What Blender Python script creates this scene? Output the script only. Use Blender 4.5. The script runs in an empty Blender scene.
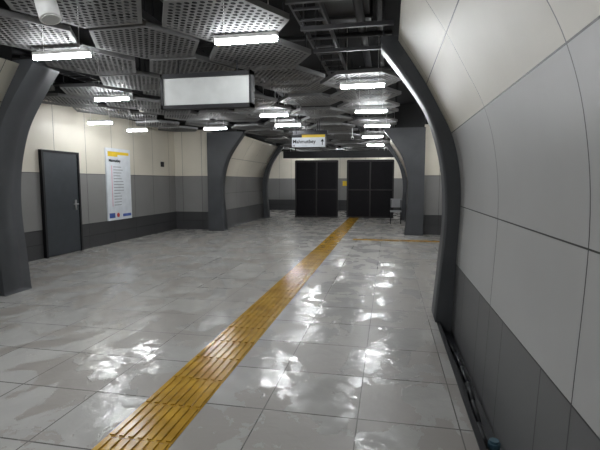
import bpy, bmesh, math, random
from mathutils import Vector, Matrix
random.seed(7)
C=-2.23
scene=bpy.context.scene
scene.view_settings.view_transform='Standard'
COL=scene.collection

# ---------------- materials ----------------
def newmat(name):
    m=bpy.data.materials.new(name); m.use_nodes=True
    nt=m.node_tree; b=nt.nodes['Principled BSDF']
    return m,nt,b
def mat(name,col,rough=.5,metal=0,emit=None,es=0,noise=.08,scale=6,spec=.5):
    m,nt,b=newmat(name)
    b.inputs['Roughness'].default_value=rough
    b.inputs['Metallic'].default_value=metal
    b.inputs['Specular IOR Level'].default_value=spec
    if emit:
        b.inputs['Base Color'].default_value=(*col,1)
        b.inputs['Emission Color'].default_value=(*emit,1)
        b.inputs['Emission Strength'].default_value=es
        return m
    n=nt.nodes.new('ShaderNodeTexNoise'); n.inputs['Scale'].default_value=scale; n.inputs['Detail'].default_value=4
    tc=nt.nodes.new('ShaderNodeTexCoord'); nt.links.new(tc.outputs['Object'],n.inputs['Vector'])
    r=nt.nodes.new('ShaderNodeValToRGB')
    r.color_ramp.elements[0].position=.3; r.color_ramp.elements[1].position=.7
    r.color_ramp.elements[0].color=(*[c*(1-noise) for c in col],1)
    r.color_ramp.elements[1].color=(*[min(1,c*(1+noise)) for c in col],1)
    nt.links.new(n.outputs['Fac'],r.inputs['Fac']); nt.links.new(r.outputs['Color'],b.inputs['Base Color'])
    return m
def mnode(nt,op,a,b=None,c=None):
    n=nt.nodes.new('ShaderNodeMath'); n.operation=op
    for i,v in enumerate((a,b,c)):
        if v is None: continue
        if isinstance(v,(int,float)): n.inputs[i].default_value=v
        else: nt.links.new(v,n.inputs[i])
    return n.outputs[0]
def panelmat(name,levels,cols,joints,axis='Y',spacing=1.4,off=.4,rough=.45,low_sp=None):
    m,nt,b=newmat(name)
    g=nt.nodes.new('ShaderNodeNewGeometry'); s=nt.nodes.new('ShaderNodeSeparateXYZ')
    nt.links.new(g.outputs['Position'],s.inputs[0]); Z=s.outputs['Z']; A=s.outputs[axis]
    r=nt.nodes.new('ShaderNodeValToRGB'); r.color_ramp.interpolation='CONSTANT'
    e=r.color_ramp.elements
    e[0].position=0; e[0].color=(*cols[0],1)
    e[1].position=levels[0]/4; e[1].color=(*cols[1],1)
    for l,c in zip(levels[1:],cols[2:]):
        x=e.new(l/4); x.color=(*c,1)
    z4=mnode(nt,'DIVIDE',Z,4.0); nt.links.new(z4,r.inputs['Fac'])
    def vj(sp,of,w=.008):
        f=mnode(nt,'FRACT',mnode(nt,'DIVIDE',mnode(nt,'ADD',A,20*sp-of),sp))
        return mnode(nt,'LESS_THAN',f,w/sp)
    j=vj(spacing,off)
    if low_sp:
        low=mnode(nt,'LESS_THAN',Z,levels[0])
        j=mnode(nt,'MAXIMUM',j,mnode(nt,'MULTIPLY',low,vj(low_sp,off+.35)))
    for h in joints:
        j=mnode(nt,'MAXIMUM',j,mnode(nt,'LESS_THAN',mnode(nt,'ABSOLUTE',mnode(nt,'SUBTRACT',Z,h)),.004))
    n=nt.nodes.new('ShaderNodeTexNoise'); n.inputs['Scale'].default_value=1.3; n.inputs['Detail'].default_value=5
    nt.links.new(g.outputs['Position'],n.inputs['Vector'])
    dirt=mnode(nt,'MULTIPLY_ADD',n.outputs['Fac'],.25,.87)
    mul=nt.nodes.new('ShaderNodeVectorMath'); mul.operation='SCALE'
    nt.links.new(r.outputs['Color'],mul.inputs[0]); nt.links.new(dirt,mul.inputs['Scale'])
    mx=nt.nodes.new('ShaderNodeMix'); mx.data_type='RGBA'
    nt.links.new(j,mx.inputs['Factor']); nt.links.new(mul.outputs[0],mx.inputs['A']); mx.inputs['B'].default_value=(.015,.015,.015,1)
    nt.links.new(mx.outputs['Result'],b.inputs['Base Color'])
    b.inputs['Roughness'].default_value=rough
    b.inputs['Specular IOR Level'].default_value=.3
    bp=nt.nodes.new('ShaderNodeBump'); bp.inputs['Distance'].default_value=.004; bp.invert=True
    nt.links.new(j,bp.inputs['Height']); nt.links.new(bp.outputs[0],b.inputs['Normal'])
    return m

BEIGE=(.68,.635,.54); GREY=(.40,.40,.395); GREYL=(.23,.225,.22); DARK=(.115,.115,.117); BLK=(.01,.01,.01)
M_near=panelmat('panels_near',[.64,2.0,2.96],[DARK,GREY,(.57,.54,.46),BLK],[.64,1.25,2.0,2.5],'Y',1.4,.4,.48,.7)
M_far=panelmat('panels_far',[.6,1.68,2.96],[DARK,GREYL,BEIGE,BLK],[.6,1.14,1.68,2.25],'Y',1.3,.2)
M_left=panelmat('panels_left',[.55,1.68,3.1],[(.055,.055,.057),GREYL,BEIGE,BLK],[.28,.55,1.68],'Y',.95,.25)
M_backx=panelmat('panels_cross',[.55,1.68,3.1],[(.055,.055,.057),GREYL,BEIGE,BLK],[.28,.55,1.68],'X',.65,.1)
M_frame=mat('frame_metal',(.062,.065,.07),.42,0,noise=.1,scale=3,spec=.3)
M_black=mat('black_void',(.012,.012,.013),.8,spec=.2)
M_blackm=mat('black_metal',(.014,.014,.016),.5,spec=.25)
M_hex=mat('perforated_sheet',(.16,.16,.16),.65,.0,noise=.05,spec=.3)
M_door=mat('door_paint',(.045,.051,.058),.45,spec=.3)
M_steel=mat('steel',(.5,.5,.5),.3,1)
M_white=mat('white_plastic',(.75,.75,.74),.4)
M_sign=mat('sign_white',(.70,.73,.77),.4)
M_yel=mat('sign_yellow',(.80,.55,.03),.5)
M_txt=mat('sign_ink',(.02,.02,.025),.6,spec=.2)
M_blue=mat('sign_blue',(.05,.10,.35),.4)
M_red=mat('sign_red',(.6,.05,.04),.4)
M_screen=mat('unlit_panel',(.48,.49,.48),.4)
M_pipe=mat('duct_grey',(.06,.06,.065),.55,.2)
M_pipe2=mat('duct_dark',(.03,.03,.032),.55,.2)
M_lamp=mat('lamp_glow',(1,1,1),.4,emit=(.95,.98,1.0),es=98)
M_hoard=mat('hoarding_black',(.008,.007,.009),.6,spec=.15)
M_hframe=mat('hoarding_frame',(.022,.02,.02),.5,spec=.3)
M_chair=mat('chair_plastic',(.30,.30,.31),.5)
M_rubber=mat('rubber',(.015,.016,.02),.3)

# tactile
M_tac,nt,b=newmat('tactile_yellow')
g=nt.nodes.new('ShaderNodeNewGeometry'); n=nt.nodes.new('ShaderNodeTexNoise'); n.inputs['Scale'].default_value=5; n.inputs['Detail'].default_value=6
nt.links.new(g.outputs['Position'],n.inputs['Vector'])
r=nt.nodes.new('ShaderNodeValToRGB'); r.color_ramp.elements[0].position=.35; r.color_ramp.elements[1].position=.7
r.color_ramp.elements[0].color=(.36,.195,.015,1); r.color_ramp.elements[1].color=(.56,.335,.035,1)
nt.links.new(n.outputs['Fac'],r.inputs['Fac']); nt.links.new(r.outputs['Color'],b.inputs['Base Color'])
b.inputs['Roughness'].default_value=.2

# floor
M_floor,nt,b=newmat('wet_floor_tiles')
g=nt.nodes.new('ShaderNodeNewGeometry'); P=g.outputs['Position']
s=nt.nodes.new('ShaderNodeSeparateXYZ'); nt.links.new(P,s.inputs[0])
SP=.62
def joint(ax,of,w=.008,sp=SP):
    f=mnode(nt,'FRACT',mnode(nt,'DIVIDE',mnode(nt,'ADD',ax,50*SP-of),sp)); return mnode(nt,'LESS_THAN',f,w/sp)
j=mnode(nt,'MAXIMUM',joint(s.outputs['X'],.45),joint(s.outputs['Y'],.2,.011))
def cell(ax,of,sp=SP):
    return mnode(nt,'FLOOR',mnode(nt,'DIVIDE',mnode(nt,'ADD',ax,50*SP-of),sp))
cx=nt.nodes.new('ShaderNodeCombineXYZ'); nt.links.new(cell(s.outputs['X'],.45),cx.inputs[0]); nt.links.new(cell(s.outputs['Y'],.2),cx.inputs[1])
wn=nt.nodes.new('ShaderNodeTexWhiteNoise'); wn.noise_dimensions='2D'; nt.links.new(cx.outputs[0],wn.inputs['Vector'])
mp=nt.nodes.new('ShaderNodeMapping'); mp.inputs['Scale'].default_value=(1.0,.8,1); nt.links.new(P,mp.inputs[0])
n1=nt.nodes.new('ShaderNodeTexNoise'); n1.inputs['Scale'].default_value=2.4; n1.inputs['Detail'].default_value=9; n1.inputs['Roughness'].default_value=.57; n1.inputs['Distortion'].default_value=.35
nt.links.new(mp.outputs[0],n1.inputs['Vector'])
v=mnode(nt,'ADD',n1.outputs['Fac'],mnode(nt,'MULTIPLY',mnode(nt,'SUBTRACT',wn.outputs['Value'],.5),.09))
wet=nt.nodes.new('ShaderNodeMapRange'); wet.inputs['From Min'].default_value=.487; wet.inputs['From Max'].default_value=.494
nt.links.new(v,wet.inputs['Value']); W=wet.outputs[0]
n2=nt.nodes.new('ShaderNodeTexNoise'); n2.inputs['Scale'].default_value=3; n2.inputs['Detail'].default_value=8; nt.links.new(P,n2.inputs['Vector'])
tone=mnode(nt,'ADD',mnode(nt,'MULTIPLY',wn.outputs['Value'],.06),mnode(nt,'MULTIPLY_ADD',n2.outputs['Fac'],.2,.86))
cm=nt.nodes.new('ShaderNodeMix'); cm.data_type='RGBA'; nt.links.new(W,cm.inputs['Factor'])
cm.inputs['A'].default_value=(.30,.28,.257,1); cm.inputs['B'].default_value=(.44,.432,.415,1)  # dry tone, then paler wet tone with reflected sheen painted into the colour
sc=nt.nodes.new('ShaderNodeVectorMath'); sc.operation='SCALE'; nt.links.new(cm.outputs['Result'],sc.inputs[0]); nt.links.new(tone,sc.inputs['Scale'])
jm=nt.nodes.new('ShaderNodeMix'); jm.data_type='RGBA'; nt.links.new(mnode(nt,'MULTIPLY',j,.8),jm.inputs['Factor']); nt.links.new(sc.outputs[0],jm.inputs['A']); jm.inputs['B'].default_value=(.06,.055,.05,1)
nt.links.new(jm.outputs['Result'],b.inputs['Base Color'])
n4=nt.nodes.new('ShaderNodeTexNoise'); n4.inputs['Scale'].default_value=8; n4.inputs['Detail'].default_value=6; n4.inputs['Roughness'].default_value=.6; nt.links.new(P,n4.inputs['Vector'])
wr=nt.nodes.new('ShaderNodeMapRange'); nt.links.new(n4.outputs['Fac'],wr.inputs['Value']); wr.inputs['From Min'].default_value=.42; wr.inputs['From Max'].default_value=.56
wr.inputs['To Min'].default_value=.05; wr.inputs['To Max'].default_value=.24
rm=nt.nodes.new('ShaderNodeMix'); rm.data_type='FLOAT'; nt.links.new(W,rm.inputs['Factor']); rm.inputs['A'].default_value=.4; nt.links.new(wr.outputs[0],rm.inputs['B'])
nt.links.new(rm.outputs[0],b.inputs['Roughness'])
b.inputs['IOR'].default_value=1.5
n3=nt.nodes.new('ShaderNodeTexNoise'); n3.inputs['Scale'].default_value=9; n3.inputs['Detail'].default_value=5; n3.inputs['Distortion'].default_value=.6; nt.links.new(P,n3.inputs['Vector'])
bp=nt.nodes.new('ShaderNodeBump'); bp.inputs['Distance'].default_value=.008; bp.inputs['Strength'].default_value=.6
hh=mnode(nt,'SUBTRACT',mnode(nt,'ADD',mnode(nt,'MULTIPLY',n3.outputs['Fac'],.75),mnode(nt,'MULTIPLY',W,.4)),mnode(nt,'MULTIPLY',j,.4))
nt.links.new(hh,bp.inputs['Height']); nt.links.new(bp.outputs[0],b.inputs['Normal'])

# ---------------- helpers ----------------
def mkobj(name,bm,mats,label=None,cat=None,struct=False,parent=None,smooth=False,group=None):
    me=bpy.data.meshes.new(name); bmesh.ops.recalc_face_normals(bm,faces=bm.faces[:]); bm.to_mesh(me); bm.free()
    if not isinstance(mats,(list,tuple)): mats=[mats]
    for m in mats: me.materials.append(m)
    if smooth:
        for p in me.polygons: p.use_smooth=True
    o=bpy.data.objects.new(name,me); COL.objects.link(o)
    if label: o['label']=label
    if cat: o['category']=cat
    if struct: o['kind']='structure'
    if group: o['group']=group
    if parent: o.parent=parent
    return o
def empty(name,loc,label,cat,group=None):
    o=bpy.data.objects.new(name,None); o.empty_display_size=.1; o.location=loc; COL.objects.link(o)
    o['label']=label; o['category']=cat
    if group:o['group']=group
    return o
def abox(bm,x0,x1,y0,y1,z0,z1,mi=0,bev=0):
    r=bmesh.ops.create_cube(bm,size=1)
    vs=r['verts']
    for v in vs:
        v.co=Vector(((x0+x1)/2+v.co.x*(x1-x0),(y0+y1)/2+v.co.y*(y1-y0),(z0+z1)/2+v.co.z*(z1-z0)))
    fs={f for v in vs for f in v.link_faces}
    for f in fs: f.material_index=mi
    if bev:
        es={e for v in vs for e in v.link_edges}
        bmesh.ops.bevel(bm,geom=list(es),offset=bev,segments=2,affect='EDGES',profile=.5)
def acyl(bm,p0,p1,r,seg=12,r2=None,mi=0):
    p0=Vector(p0);p1=Vector(p1);d=p1-p0
    res=bmesh.ops.create_cone(bm,cap_ends=True,segments=seg,radius1=r,radius2=r if r2 is None else r2,depth=d.length)
    q=d.to_track_quat('Z','Y').to_matrix().to_4x4(); q.translation=(p0+p1)/2
    bmesh.ops.transform(bm,matrix=q,verts=res['verts'])
    for f in {f for v in res['verts'] for f in v.link_faces}: f.material_index=mi
def tube(bm,pts,r,seg=8):
    for a,b2 in zip(pts[:-1],pts[1:]): acyl(bm,a,b2,r,seg)
def interp(prof,n=6):
    out=[]
    P=[prof[0]]+prof+[prof[-1]]
    for i in range(1,len(P)-2):
        p0,p1,p2,p3=P[i-1:i+3]
        for k in range(n):
            t=k/n
            out.append(tuple(.5*((2*p1[a])+(-p0[a]+p2[a])*t+(2*p0[a]-5*p1[a]+4*p2[a]-p3[a])*t*t+(-p0[a]+3*p1[a]-3*p2[a]+p3[a])*t**3) for a in (0,1)))
    out.append(prof[-1]); return out
PANEL=interp([(2.87,-.10),(2.90,.64),(2.925,1.3),(2.89,1.7),(2.81,2.0),(2.68,2.26),(2.52,2.55),(2.26,2.95)])
FRAME=interp([(2.69,-.10),(2.74,.5),(2.78,1.0),(2.775,1.42),(2.71,1.83),(2.57,2.24),(2.34,2.60),(2.07,2.95)])
def pier(name,side,prof,y0,y1,back,m,label,cat=None,top=3.0,zb=-.1,dx=0):
    bm=bmesh.new()
    pts=[(w,max(z,zb)) for w,z in prof]
    if top>3.1: pts+=[(prof[-1][0]+.1,2.97),(prof[-1][0]+.1,top),(back,top),(back,zb)]
    else: pts+=[(prof[-1][0],top),(back,top),(back,zb)]
    A=[bm.verts.new((C+dx+side*w,y0,z)) for w,z in pts]
    B=[bm.verts.new((C+dx+side*w,y1,z)) for w,z in pts]
    n=len(pts)
    for i in range(n):
        f=bm.faces.new((A[i],A[(i+1)%n],B[(i+1)%n],B[i]))
        if i<len(prof)-1: f.smooth=True
    bm.faces.new(A); bm.faces.new(B[::-1])
    return mkobj(name,bm,m,label,struct=True)

# ---------------- structure ----------------
bm=bmesh.new(); abox(bm,-9,.56,-4,23,-.2,0); abox(bm,.56,5,5.2,23,-.2,0); abox(bm,.56,5,-4,5.2,-.2,-.1)
mkobj('floor',bm,M_floor,'grey stone floor tiles patchy with water',struct=True)
bm=bmesh.new(); abox(bm,-9,5,-4,23,3.7,3.8)
mkobj('ceiling',bm,M_black,'black painted service ceiling',struct=True)
pier('wall_right_near',1,PANEL,-3.9,4.8,3.4,M_near,'curved panelled wall, beige over grey',top=3.7,dx=.04)
pier('trim_1',1,FRAME,4.8,5.25,3.45,M_frame,'dark curved metal end frame',dx=.05)
pier('wall_left_near',-1,PANEL,-3.9,4.8,3.15,M_near,'curved panelled wall pier',top=3.7,zb=0)
pier('trim_2',-1,FRAME,4.8,5.25,3.2,M_frame,'dark curved metal end frame',zb=0)
k=3
for nm,sd in (('wall_left_far',-1),('wall_right_far',1)):
    pier(nm,sd,PANEL,13.05,17.75,3.15,M_far,'curved panelled wall pier',top=3.7,zb=0)
    pier(f'trim_{k}',sd,FRAME,12.7,13.05,3.2,M_frame,'dark curved metal end frame',zb=0);k+=1
    pier(f'trim_{k}',sd,FRAME,17.75,18.1,3.2,M_frame,'dark curved metal end frame',zb=0);k+=1
def wallbox(nm,x0,x1,y0,y1,m,label='panelled wall'):
    bm=bmesh.new(); abox(bm,x0,x1,y0,y1,0,3.7); mkobj(nm,bm,m,label,struct=True)
wallbox('wall_left',-6.8,-6.65,-4,13.0,M_left,'side wall with beige, grey and dark bands')
wallbox('wall_left_return',-6.8,-5.43,13.0,13.15,M_backx)
wallbox('wall_right',2.3,2.45,-4,13.0,M_left)
wallbox('wall_right_return',.97,2.45,13.0,13.15,M_backx)
wallbox('wall_back',-9,5,-4.2,-4,M_backx)
wallbox('wall_front',-9,5,23,23.2,M_backx)
wallbox('wall_left_end',-9.1,-9,13.1,23,M_left)
wallbox('wall_right_end',5,5.1,13.1,23,M_left)

# door on left wall
door=empty('door_1',(-6.65,7.96,0),'dark grey steel service door in a flush frame','door'); 
door['kind']='structure'; del door['category']
def local(o,par): 
    o.parent=par; o.matrix_parent_inverse=Matrix.Translation(-par.location)
    return o
d0,d1=7.48,8.44
bm=bmesh.new(); abox(bm,-6.65,-6.60,d0,d1,0.01,2.08,bev=.004); local(mkobj('door_leaf',bm,M_door),door)
bm=bmesh.new(); abox(bm,-6.65,-6.58,d0-.05,d0,0,2.13); abox(bm,-6.65,-6.58,d1,d1+.05,0,2.13); abox(bm,-6.65,-6.58,d0,d1,2.08,2.13)
local(mkobj('door_frame',bm,M_blackm),door)
bm=bmesh.new(); acyl(bm,(-6.6,d1-.1,1.03),(-6.53,d1-.1,1.03),.012); acyl(bm,(-6.54,d1-.09,1.03),(-6.54,d1-.23,1.03),.011); abox(bm,-6.6,-6.592,d1-.13,d1-.07,.9,1.12)
local(mkobj('door_handle',bm,M_steel),door)

# ---------------- tactile paving ----------------
bm=bmesh.new()
y=-1.0
while y<18.4:
    abox(bm,-1.61,-1.19,y,y+.394,-.002,.003)
    for i in range(7):
        xc=-1.61+.03+i*.06
        abox(bm,xc-.015,xc+.015,y+.010,y+.385,.003,.012)
    y+=.4
mkobj('tactile_paving',bm,M_tac,'long yellow ribbed tactile guide strip, wet','tactile paving')
bm=bmesh.new(); x=-.9
while x<2.0:
    abox(bm,x,x+.396,11.4,11.62,-.002,.003)
    for i in range(4):
        yc=11.43+i*.053
        abox(bm,x+.015,x+.381,yc-.015,yc+.015,.003,.0085)
    x+=.4
mkobj('tactile_paving',bm,M_tac,'short narrow yellow tactile strip across the floor','tactile paving')

# ---------------- drain channel ----------------
ch=empty('drain_channel',(.62,.5,-.1),'black drainage channel along the foot of the wall','drain')
bm=bmesh.new(); abox(bm,.53,.565,-3.8,4.79,0.0,.012); 
abox(bm,.562,.568,-3.8,4.79,-.1,0.0)
local(mkobj('channel_rail',bm,M_blackm),ch)
bm=bmesh.new(); abox(bm,.568,.68,-3.8,4.79,-.1,-.09); local(mkobj('channel_base',bm,M_rubber),ch)
bm=bmesh.new(); pts=[(.62+.02*math.sin(i*.9),-1+i*.3,-.07) for i in range(19)]
tube(bm,pts,.02); mkobj('hose',bm,M_rubber,'black hose lying in the drain channel','hose',smooth=True)
bm=bmesh.new(); acyl(bm,(.635,2.62,-.09),(.635,2.62,-.02),.035,20); acyl(bm,(.635,2.62,-.02),(.635,2.62,-.005),.027,20)
mkobj('pipe_cap',bm,mat('cap_blue',(.06,.12,.16),.3),'small blue-grey pipe cap in the channel','pipe fitting')

# ---------------- ceiling hex panels ----------------
N=9;R=.60;s_=R/N;hr=.022
def hexmesh():
    bm=bmesh.new(); cache={}
    def V(x,y):
        k2=(round(x,4),round(y,4))
        if k2 not in cache: cache[k2]=bm.verts.new((x,y,0))
        return cache[k2]
    def inside(i,j): return max(abs(i),abs(j),abs(i+j))<=N
    def P(i,j): return Vector((s_*(i+j/2),s_*j*math.sqrt(3)/2))
    for i in range(-N,N+1):
        for j in range(-N,N+1):
            for tri in (((i,j),(i+1,j),(i,j+1)),((i+1,j),(i+1,j+1),(i,j+1))):
                if not all(inside(*t) for t in tri): continue
                poly=[]
                for k2 in range(3):
                    a=tri[k2];p=P(*a)
                    if max(abs(a[0]),abs(a[1]),abs(a[0]+a[1]))==N:
                        poly.append(V(p.x,p.y))
                    else:
                        dp=(P(*tri[k2-1])-p).normalized(); dn=(P(*tri[(k2+1)%3])-p).normalized(); dm=(dp+dn).normalized()
                        for d in (dp,dm,dn):
                            q=p+d*hr; poly.append(V(q.x,q.y))
                bm.faces.new(poly)
    c=[Vector((R*math.cos(k2*math.pi/3),R*math.sin(k2*math.pi/3),0)) for k2 in range(6)]
    for k2 in range(6):
        a=c[k2];b2=c[(k2+1)%6];u=Vector((0,0,.05))
        v=[bm.verts.new(t) for t in (a,b2,b2+u,a+u)]; bm.faces.new(v)
    for k2 in (0,2,4):
        p=c[k2]*.9
        abox(bm,p.x-.006,p.x+.006,p.y-.006,p.y+.006,.0,.80,mi=1)
    me=bpy.data.meshes.new('perforated_panel'); bm.to_mesh(me); bm.free()
    me.materials.append(M_hex); me.materials.append(M_blackm); return me
HM=hexmesh()
def hexp(x,y,z,tx=0,ty=0):
    o=bpy.data.objects.new('perforated_panel',HM); COL.objects.link(o)
    o.location=(x,y,z); o.rotation_euler=(tx,ty,0)
    o['label']='grey perforated hexagonal metal panel hung below the ceiling'; o['category']='ceiling panel'; o['group']='perforated hexagonal ceiling panels'
for ci,x in enumerate([-.42,-1.47,-2.55,-3.63,-4.71,-5.8]):
    for kk in range(-3,17):
        y=3.87+1.10*kk+(.55 if ci%2==0 else 0)
        if y<1.5 or y>20.8: continue
        if 17.75<y<19.1: continue
        if ci==0 and y<6.0: continue
        if ci>=4 and y>12.0 and y<18.8: continue
        if ci>=4 and y<5.9: continue
        rnd=random.random()
        if rnd<.06 and y>6: continue
        hexp(x,y,2.95+random.choice([0,0,.05,-.04,.08]),random.uniform(-.02,.02),random.uniform(-.02,.02))

# ---------------- linear lights ----------------
def lamp(x0,y,z,L=.62):
    e=empty('linear_light',(x0+L/2,y,z),'slim white LED batten hanging under the perforated panels','ceiling light','linear ceiling lights')
    bm=bmesh.new(); abox(bm,-L/2,L/2,-.034,.034,.012,.05,bev=.004)
    for sx in (-.22,.22): acyl(bm,(sx,0,.05),(sx,0,3.705-z),.004,6)
    mkobj('housing',bm,M_white,parent=e)
    bm=bmesh.new(); abox(bm,-L/2+.005,L/2-.005,-.028,.028,-.028,.012,bev=.008)
    mkobj('diffuser',bm,M_lamp,parent=e)
for a in [(-3.81,4.28,2.85,.68),(-1.67,4.16,2.85,.62),(-.70,6.4,2.85,.62),(-4.76,6.6,2.85,.6),(-2.59,8.8,2.85,.57),(-.66,8.7,2.85,.6),
          (-6.25,8.4,2.74,.55),(-6.1,9.6,2.72,.5),(-2.66,10.3,2.84,.6),(-.6,10.9,2.84,.6),(-4.6,10.6,2.84,.6),
          (-2.7,13.0,2.84,.6),(-.8,13.4,2.84,.6),(-3.0,16.0,2.84,.6),(-.8,16.4,2.84,.6),
          (-2.4,20,2.84,.6),(-.3,20.3,2.84,.6),(-4.6,20.3,2.84,.6),(1.2,20.3,2.84,.6),(-6.4,20.3,2.84,.6),(-.6,22,2.84,.6),(-4.6,22,2.84,.6),
          (-3.9,2.0,2.85,.62),(-2.2,1.9,2.85,.62),(-3.9,-.4,2.85,.62),(-2.2,-.4,2.85,.62),(-2.2,-2.4,2.85,.62),(-3.9,-2.4,2.85,.62),
          (1.3,8.2,2.85,.6),(1.3,11.3,2.85,.6)]:
    lamp(*a)

# ---------------- services above ----------------
def single(name,fn,m,label,cat,group=None,smooth=False):
    bm=bmesh.new(); fn(bm); return mkobj(name,bm,m,label,cat,group=group,smooth=smooth)
for x,z,r,y0,y1 in ((-.35,3.35,.05,-3.9,22.9),(-.15,3.55,.035,-3.9,22.9),(-2.3,3.4,.06,-3.9,22.9),(-3.25,3.5,.045,-3.9,22.9),(-4.3,3.4,.05,-3.9,22.9),(-5.4,3.4,.06,5.3,12.9)):
    single('service_pipe',lambda b_:acyl(b_,(x,y0,z),(x,y1,z),r,14),M_pipe,'round service pipe running along the ceiling','pipe','ceiling pipes',True)
for y,z,r in ((3.6,3.27,.025),(5.6,3.29,.03),(7.2,3.27,.03),(9.4,3.28,.03),(12.2,3.27,.03)):
    single('service_pipe',lambda b_:acyl(b_,(-6.6 if y>5.3 else -4.2,y,z),(.0,y,z),r,12),M_pipe2,'dark cross pipe under the ceiling','pipe','ceiling pipes',True)
def tray(x,z,w,y0,y1):
    def f(b_):
        abox(b_,x,x+.02,y0,y1,z,z+.08); abox(b_,x+w-.02,x+w,y0,y1,z,z+.08)
        y=y0+.1
        while y<y1-.1:
            abox(b_,x+.01,x+w-.01,y,y+.03,z,z+.02); y+=.3
    single('cable_tray',f,M_pipe,'ladder cable tray under the ceiling','cable tray')
tray(-.95,3.14,.3,-3.9,22.9); tray(-2.75,3.14,.3,-3.9,22.9); tray(-4.95,3.14,.3,5.3,12.9)
def duct(b_):
    abox(b_,-.83,-.25,-3.9,5.8,3.45,3.68)
    y=-3
    while y<5.7: 
        abox(b_,-.86,-.22,y,y+.04,3.42,3.69); y+=1.4
single('air_duct',duct,M_pipe2,'rectangular sheet metal air duct with flanges','duct')
for y in (3.9,4.6,5.4):
    single('strut_rail',lambda b_:(abox(b_,-.92,.02,y,y+.04,3.05,3.09),abox(b_,-.905,-.89,y+.01,y+.03,3.09,3.7),abox(b_,-.1,-.085,y+.01,y+.03,3.09,3.7)),M_pipe,'thin metal strut rail on hanger rods','rail','ceiling strut rails')

# spotlight
sp=empty('spotlight',(-2.52,3.0,2.9),'white cylindrical spotlight on a ceiling bracket','spotlight')
ax=Vector((.35,-.1,-1)).normalized(); p=Vector((-2.55,3.0,2.86))
bm=bmesh.new(); acyl(bm,p,p+ax*.16,.075,28); acyl(bm,p-ax*.03,p,.05,28,.075); mkob=mkobj('spotlight_body',bm,M_white); local(mkob,sp)
for q in mkob.data.polygons: q.use_smooth=len(q.vertices)==4
bm=bmesh.new(); acyl(bm,p+ax*.155,p+ax*.165,.06,24); local(mkobj('lens',bm,M_screen),sp)
bm=bmesh.new(); acyl(bm,p-ax*.02,(-2.56,3.0,3.7),.012,10); local(mkobj('stem',bm,M_white),sp)

# ---------------- hanging light box ----------------
hb=empty('hanging_display',(-2.13,5.0,2.38),'blank pale display box in a black frame, ceiling hung','hanging sign')
X0,X1,Z0,Z1=-2.71,-1.57,2.37,2.78
bm=bmesh.new()
abox(bm,X0,X1,4.98,5.10,Z0,Z0+.045); abox(bm,X0,X1,4.98,5.10,Z1-.05,Z1); abox(bm,X0,X0+.03,4.98,5.10,Z0,Z1); abox(bm,X1-.03,X1,4.98,5.10,Z0,Z1); abox(bm,X0+.02,X1-.02,5.03,5.09,Z0+.02,Z1-.02)
local(mkobj('display_frame',bm,M_blackm),hb)
bm=bmesh.new(); abox(bm,X0+.03,X1-.03,5.0,5.03,Z0+.045,Z1-.05); local(mkobj('display_face',bm,M_screen),hb)
def rods(xs,y,z,par,r=.011):
    for x in xs:
        bm=bmesh.new(); acyl(bm,(x,y,z),(x,y,3.7),r,8); local(mkobj('hanger_rod',bm,M_blackm),par)
rods((-2.5,-1.76),5.04,Z1,hb)

def text(body,size,loc,rot,m,par,align='LEFT',name='lettering'):
    cu=bpy.data.curves.new(name,'FONT'); cu.body=body; cu.size=size; cu.extrude=.001; cu.align_x=align; cu.offset=.002*size/.1
    o=bpy.data.objects.new(name,cu); COL.objects.link(o); o.location=loc; o.rotation_euler=rot
    bpy.context.view_layer.update()
    dg=bpy.context.evaluated_depsgraph_get(); me=bpy.data.meshes.new_from_object(o.evaluated_get(dg))
    me.transform(o.matrix_world); bpy.data.objects.remove(o)
    me.materials.clear(); me.materials.append(m)
    q=bpy.data.objects.new(name,me); COL.objects.link(q); local(q,par); return q

# ---------------- direction sign ----------------
ds=empty('direction_sign',(-1.86,10.2,2.3),'hanging wayfinding sign, white with yellow band and arrow','sign')
X0,X1,Z0,Z1=-2.25,-1.45,2.30,2.60
bm=bmesh.new(); abox(bm,X0,X1,10.2,10.28,Z0,Z1,bev=.004); local(mkobj('sign_body',bm,M_blackm),ds)
bm=bmesh.new(); abox(bm,X0+.01,X1-.01,10.192,10.2,Z0+.01,Z1-.07); local(mkobj('sign_face',bm,M_sign),ds)
bm=bmesh.new(); abox(bm,X0+.25,X1-.01,10.19,10.2,Z1-.07,Z1-.01); local(mkobj('yellow_band',bm,M_yel),ds)
text('Mahmutbey',.115,(X0+.03,10.19,Z0+.10),(math.pi/2,0,0),M_txt,ds)
text('16',.05,(X0+.03,10.19,Z0+.03),(math.pi/2,0,0),M_txt,ds)
bm=bmesh.new(); xa=X1-.07
abox(bm,xa-.009,xa+.009,10.186,10.192,Z0+.05,Z0+.14)
v=[bm.verts.new(t) for t in ((xa-.04,10.187,Z0+.13),(xa+.04,10.187,Z0+.13),(xa,10.187,Z0+.20))]; bm.faces.new(v)
local(mkobj('arrow',bm,M_txt),ds)
rods((-2.15,-1.6),10.24,Z1,ds,.01)
bm=bmesh.new(); abox(bm,-2.28,-1.45,10.5,10.6,2.62,2.72,bev=.005); abox(bm,-2.0,-1.98,10.54,10.56,2.72,3.7); abox(bm,-1.7,-1.68,10.54,10.56,2.72,3.7)
mkobj('display_bar',bm,M_blackm,'slim black display bar hung above the sign','display bar')
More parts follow.
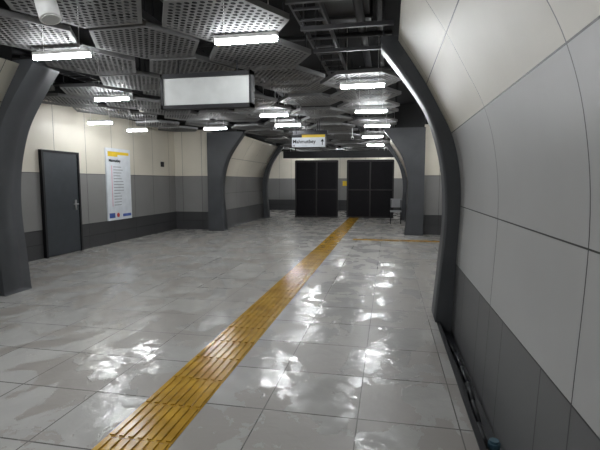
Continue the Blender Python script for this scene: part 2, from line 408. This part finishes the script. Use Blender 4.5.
for (x,y,z) in ((-2.50,9.6,2.70),(-1.0,12.2,2.7)):
    cc=empty('security_camera',(x,y,z),'white bullet security camera on a ceiling rod','security camera','ceiling security cameras')
    bm=bmesh.new(); acyl(bm,(-.0,.09,.02),(.02,-.1,-.03),.035,16); mkobj('camera_body',bm,M_white,parent=cc,smooth=True)
    bm=bmesh.new(); acyl(bm,(0,.05,.02),(0,.05,3.7-z),.012,8); mkobj('camera_stem',bm,M_white,parent=cc)
    bm=bmesh.new(); acyl(bm,(.02,-.1,-.03),(.021,-.106,-.0316),.026,16); mkobj('lens',bm,M_txt,parent=cc)

# ---------------- line map poster ----------------
OY=.12
po=empty('information_board',(-6.65,9.85+OY,.56),'tall white line information board with yellow header','information board')
bm=bmesh.new(); abox(bm,-6.65,-6.615,9.35+OY,10.35+OY,.56,2.32,bev=.003); local(mkobj('board_panel',bm,M_sign),po)
bm=bmesh.new(); abox(bm,-6.616,-6.61,9.42+OY,9.80+OY,2.12,2.24); abox(bm,-6.616,-6.61,9.80+OY,10.28+OY,2.17,2.24); local(mkobj('yellow_header',bm,M_yel),po)
rz=(math.pi/2,0,math.pi/2)
text('Mahmutbey',.10,(-6.608,9.44+OY,1.99),rz,M_txt,po)
bm=bmesh.new(); 
for i in range(14):
    z=1.86-i*.072; L=random.uniform(.22,.42)
    abox(bm,-6.616,-6.611,9.62+OY,9.62+OY+L,z,z+.018)
local(mkobj('station_list',bm,mat('ink_grey',(.30,.31,.33),.5)),po)
bm=bmesh.new(); abox(bm,-6.616,-6.611,9.54+OY,9.556+OY,.9,1.9); local(mkobj('route_line',bm,mat('route_pink',(.75,.35,.45),.5)),po)
bm=bmesh.new(); abox(bm,-6.616,-6.610,9.40+OY,9.62+OY,.62,.74); local(mkobj('footer_emblem',bm,M_blue),po)
bm=bmesh.new(); abox(bm,-6.616,-6.610,9.95+OY,10.3+OY,.63,.70); local(mkobj('footer_emblem',bm,M_blue),po)
bm=bmesh.new(); acyl(bm,(-6.616,9.75+OY,.68),(-6.610,9.75+OY,.68),.055,20); local(mkobj('round_emblem',bm,M_red),po)

bm=bmesh.new(); abox(bm,-6.648,-6.63,12.1,12.28,1.95,2.1,bev=.003); mkobj('wall_plate',bm,M_txt,'small dark plate fixed on the beige wall','wall plate')

# ---------------- black hoardings ----------------
def hoard(x0,x1,label):
    e=empty('hoarding',((x0+x1)/2,18.6,0),label,'hoarding')
    n=2; w=(x1-x0)/n
    for i in range(n):
        a=x0+i*w
        bm=bmesh.new(); abox(bm,a+.02,a+w-.02,18.62,18.65,.05,2.34); abox(bm,a+.1,a+w-.1,18.61,18.62,.15,1.1); abox(bm,a+.1,a+w-.1,18.61,18.62,1.25,2.24)
        local(mkobj('board',bm,M_hoard),e)
    bm=bmesh.new()
    for i in range(n+1):
        a=x0+i*w; abox(bm,a-.03,a+.03,18.58,18.66,0,2.4)
    abox(bm,x0,x1,18.59,18.66,2.34,2.42); abox(bm,x0,x1,18.59,18.66,0,.05); abox(bm,x0,x1,18.6,18.66,1.15,1.2)
    local(mkobj('frame',bm,M_hframe),e)
hoard(-3.92,-2.12,'tall black temporary hoarding of framed boards')
hoard(-1.70,.18,'tall black temporary hoarding beside the tactile strip')
bm=bmesh.new(); abox(bm,-4.4,.3,18.3,18.5,2.50,2.78); abox(bm,-3.9,-3.85,18.38,18.42,2.78,3.7); abox(bm,-.6,-.55,18.38,18.42,2.78,3.7)
mkobj('shutter_box',bm,M_blackm,'black roller shutter box hung from the ceiling','shutter box')
# chair
chx,chy=.27,16.2
ce=empty('chair',(chx,chy,0),'small grey chair beside the black hoarding','chair')
bm=bmesh.new(); abox(bm,chx-.2,chx+.2,chy-.2,chy+.2,.43,.47,bev=.01); local(mkobj('seat',bm,M_chair),ce)
bm=bmesh.new(); abox(bm,chx-.19,chx+.19,chy+.16,chy+.19,.58,.90,bev=.01); local(mkobj('backrest',bm,M_chair),ce)
for sx in (-1,1):
    for sy in (-1,1):
        bm=bmesh.new(); acyl(bm,(chx+sx*.18,chy+sy*.18,0),(chx+sx*.17,chy+sy*.17,.44 if sy<0 else .86),.016,8); local(mkobj('leg',bm,M_blackm),ce)
bm=bmesh.new(); abox(bm,-2.35,-1.8,22.96,22.998,1.3,1.55); mkobj('wall_poster',bm,M_yel,'yellow notice on the far wall','poster')

# ---------------- world & camera ----------------
w=bpy.data.worlds.new('world'); scene.world=w; w.use_nodes=True
w.node_tree.nodes['Background'].inputs[0].default_value=(.5,.52,.55,1); w.node_tree.nodes['Background'].inputs[1].default_value=.05
cam=bpy.data.cameras.new('camera'); cam.lens=26.4; cam.sensor_width=36
co=bpy.data.objects.new('camera',cam); COL.objects.link(co)
co.location=(0,0,1.5); co.rotation_euler=(math.radians(90-5.58),0,math.radians(11.35))
scene.camera=co
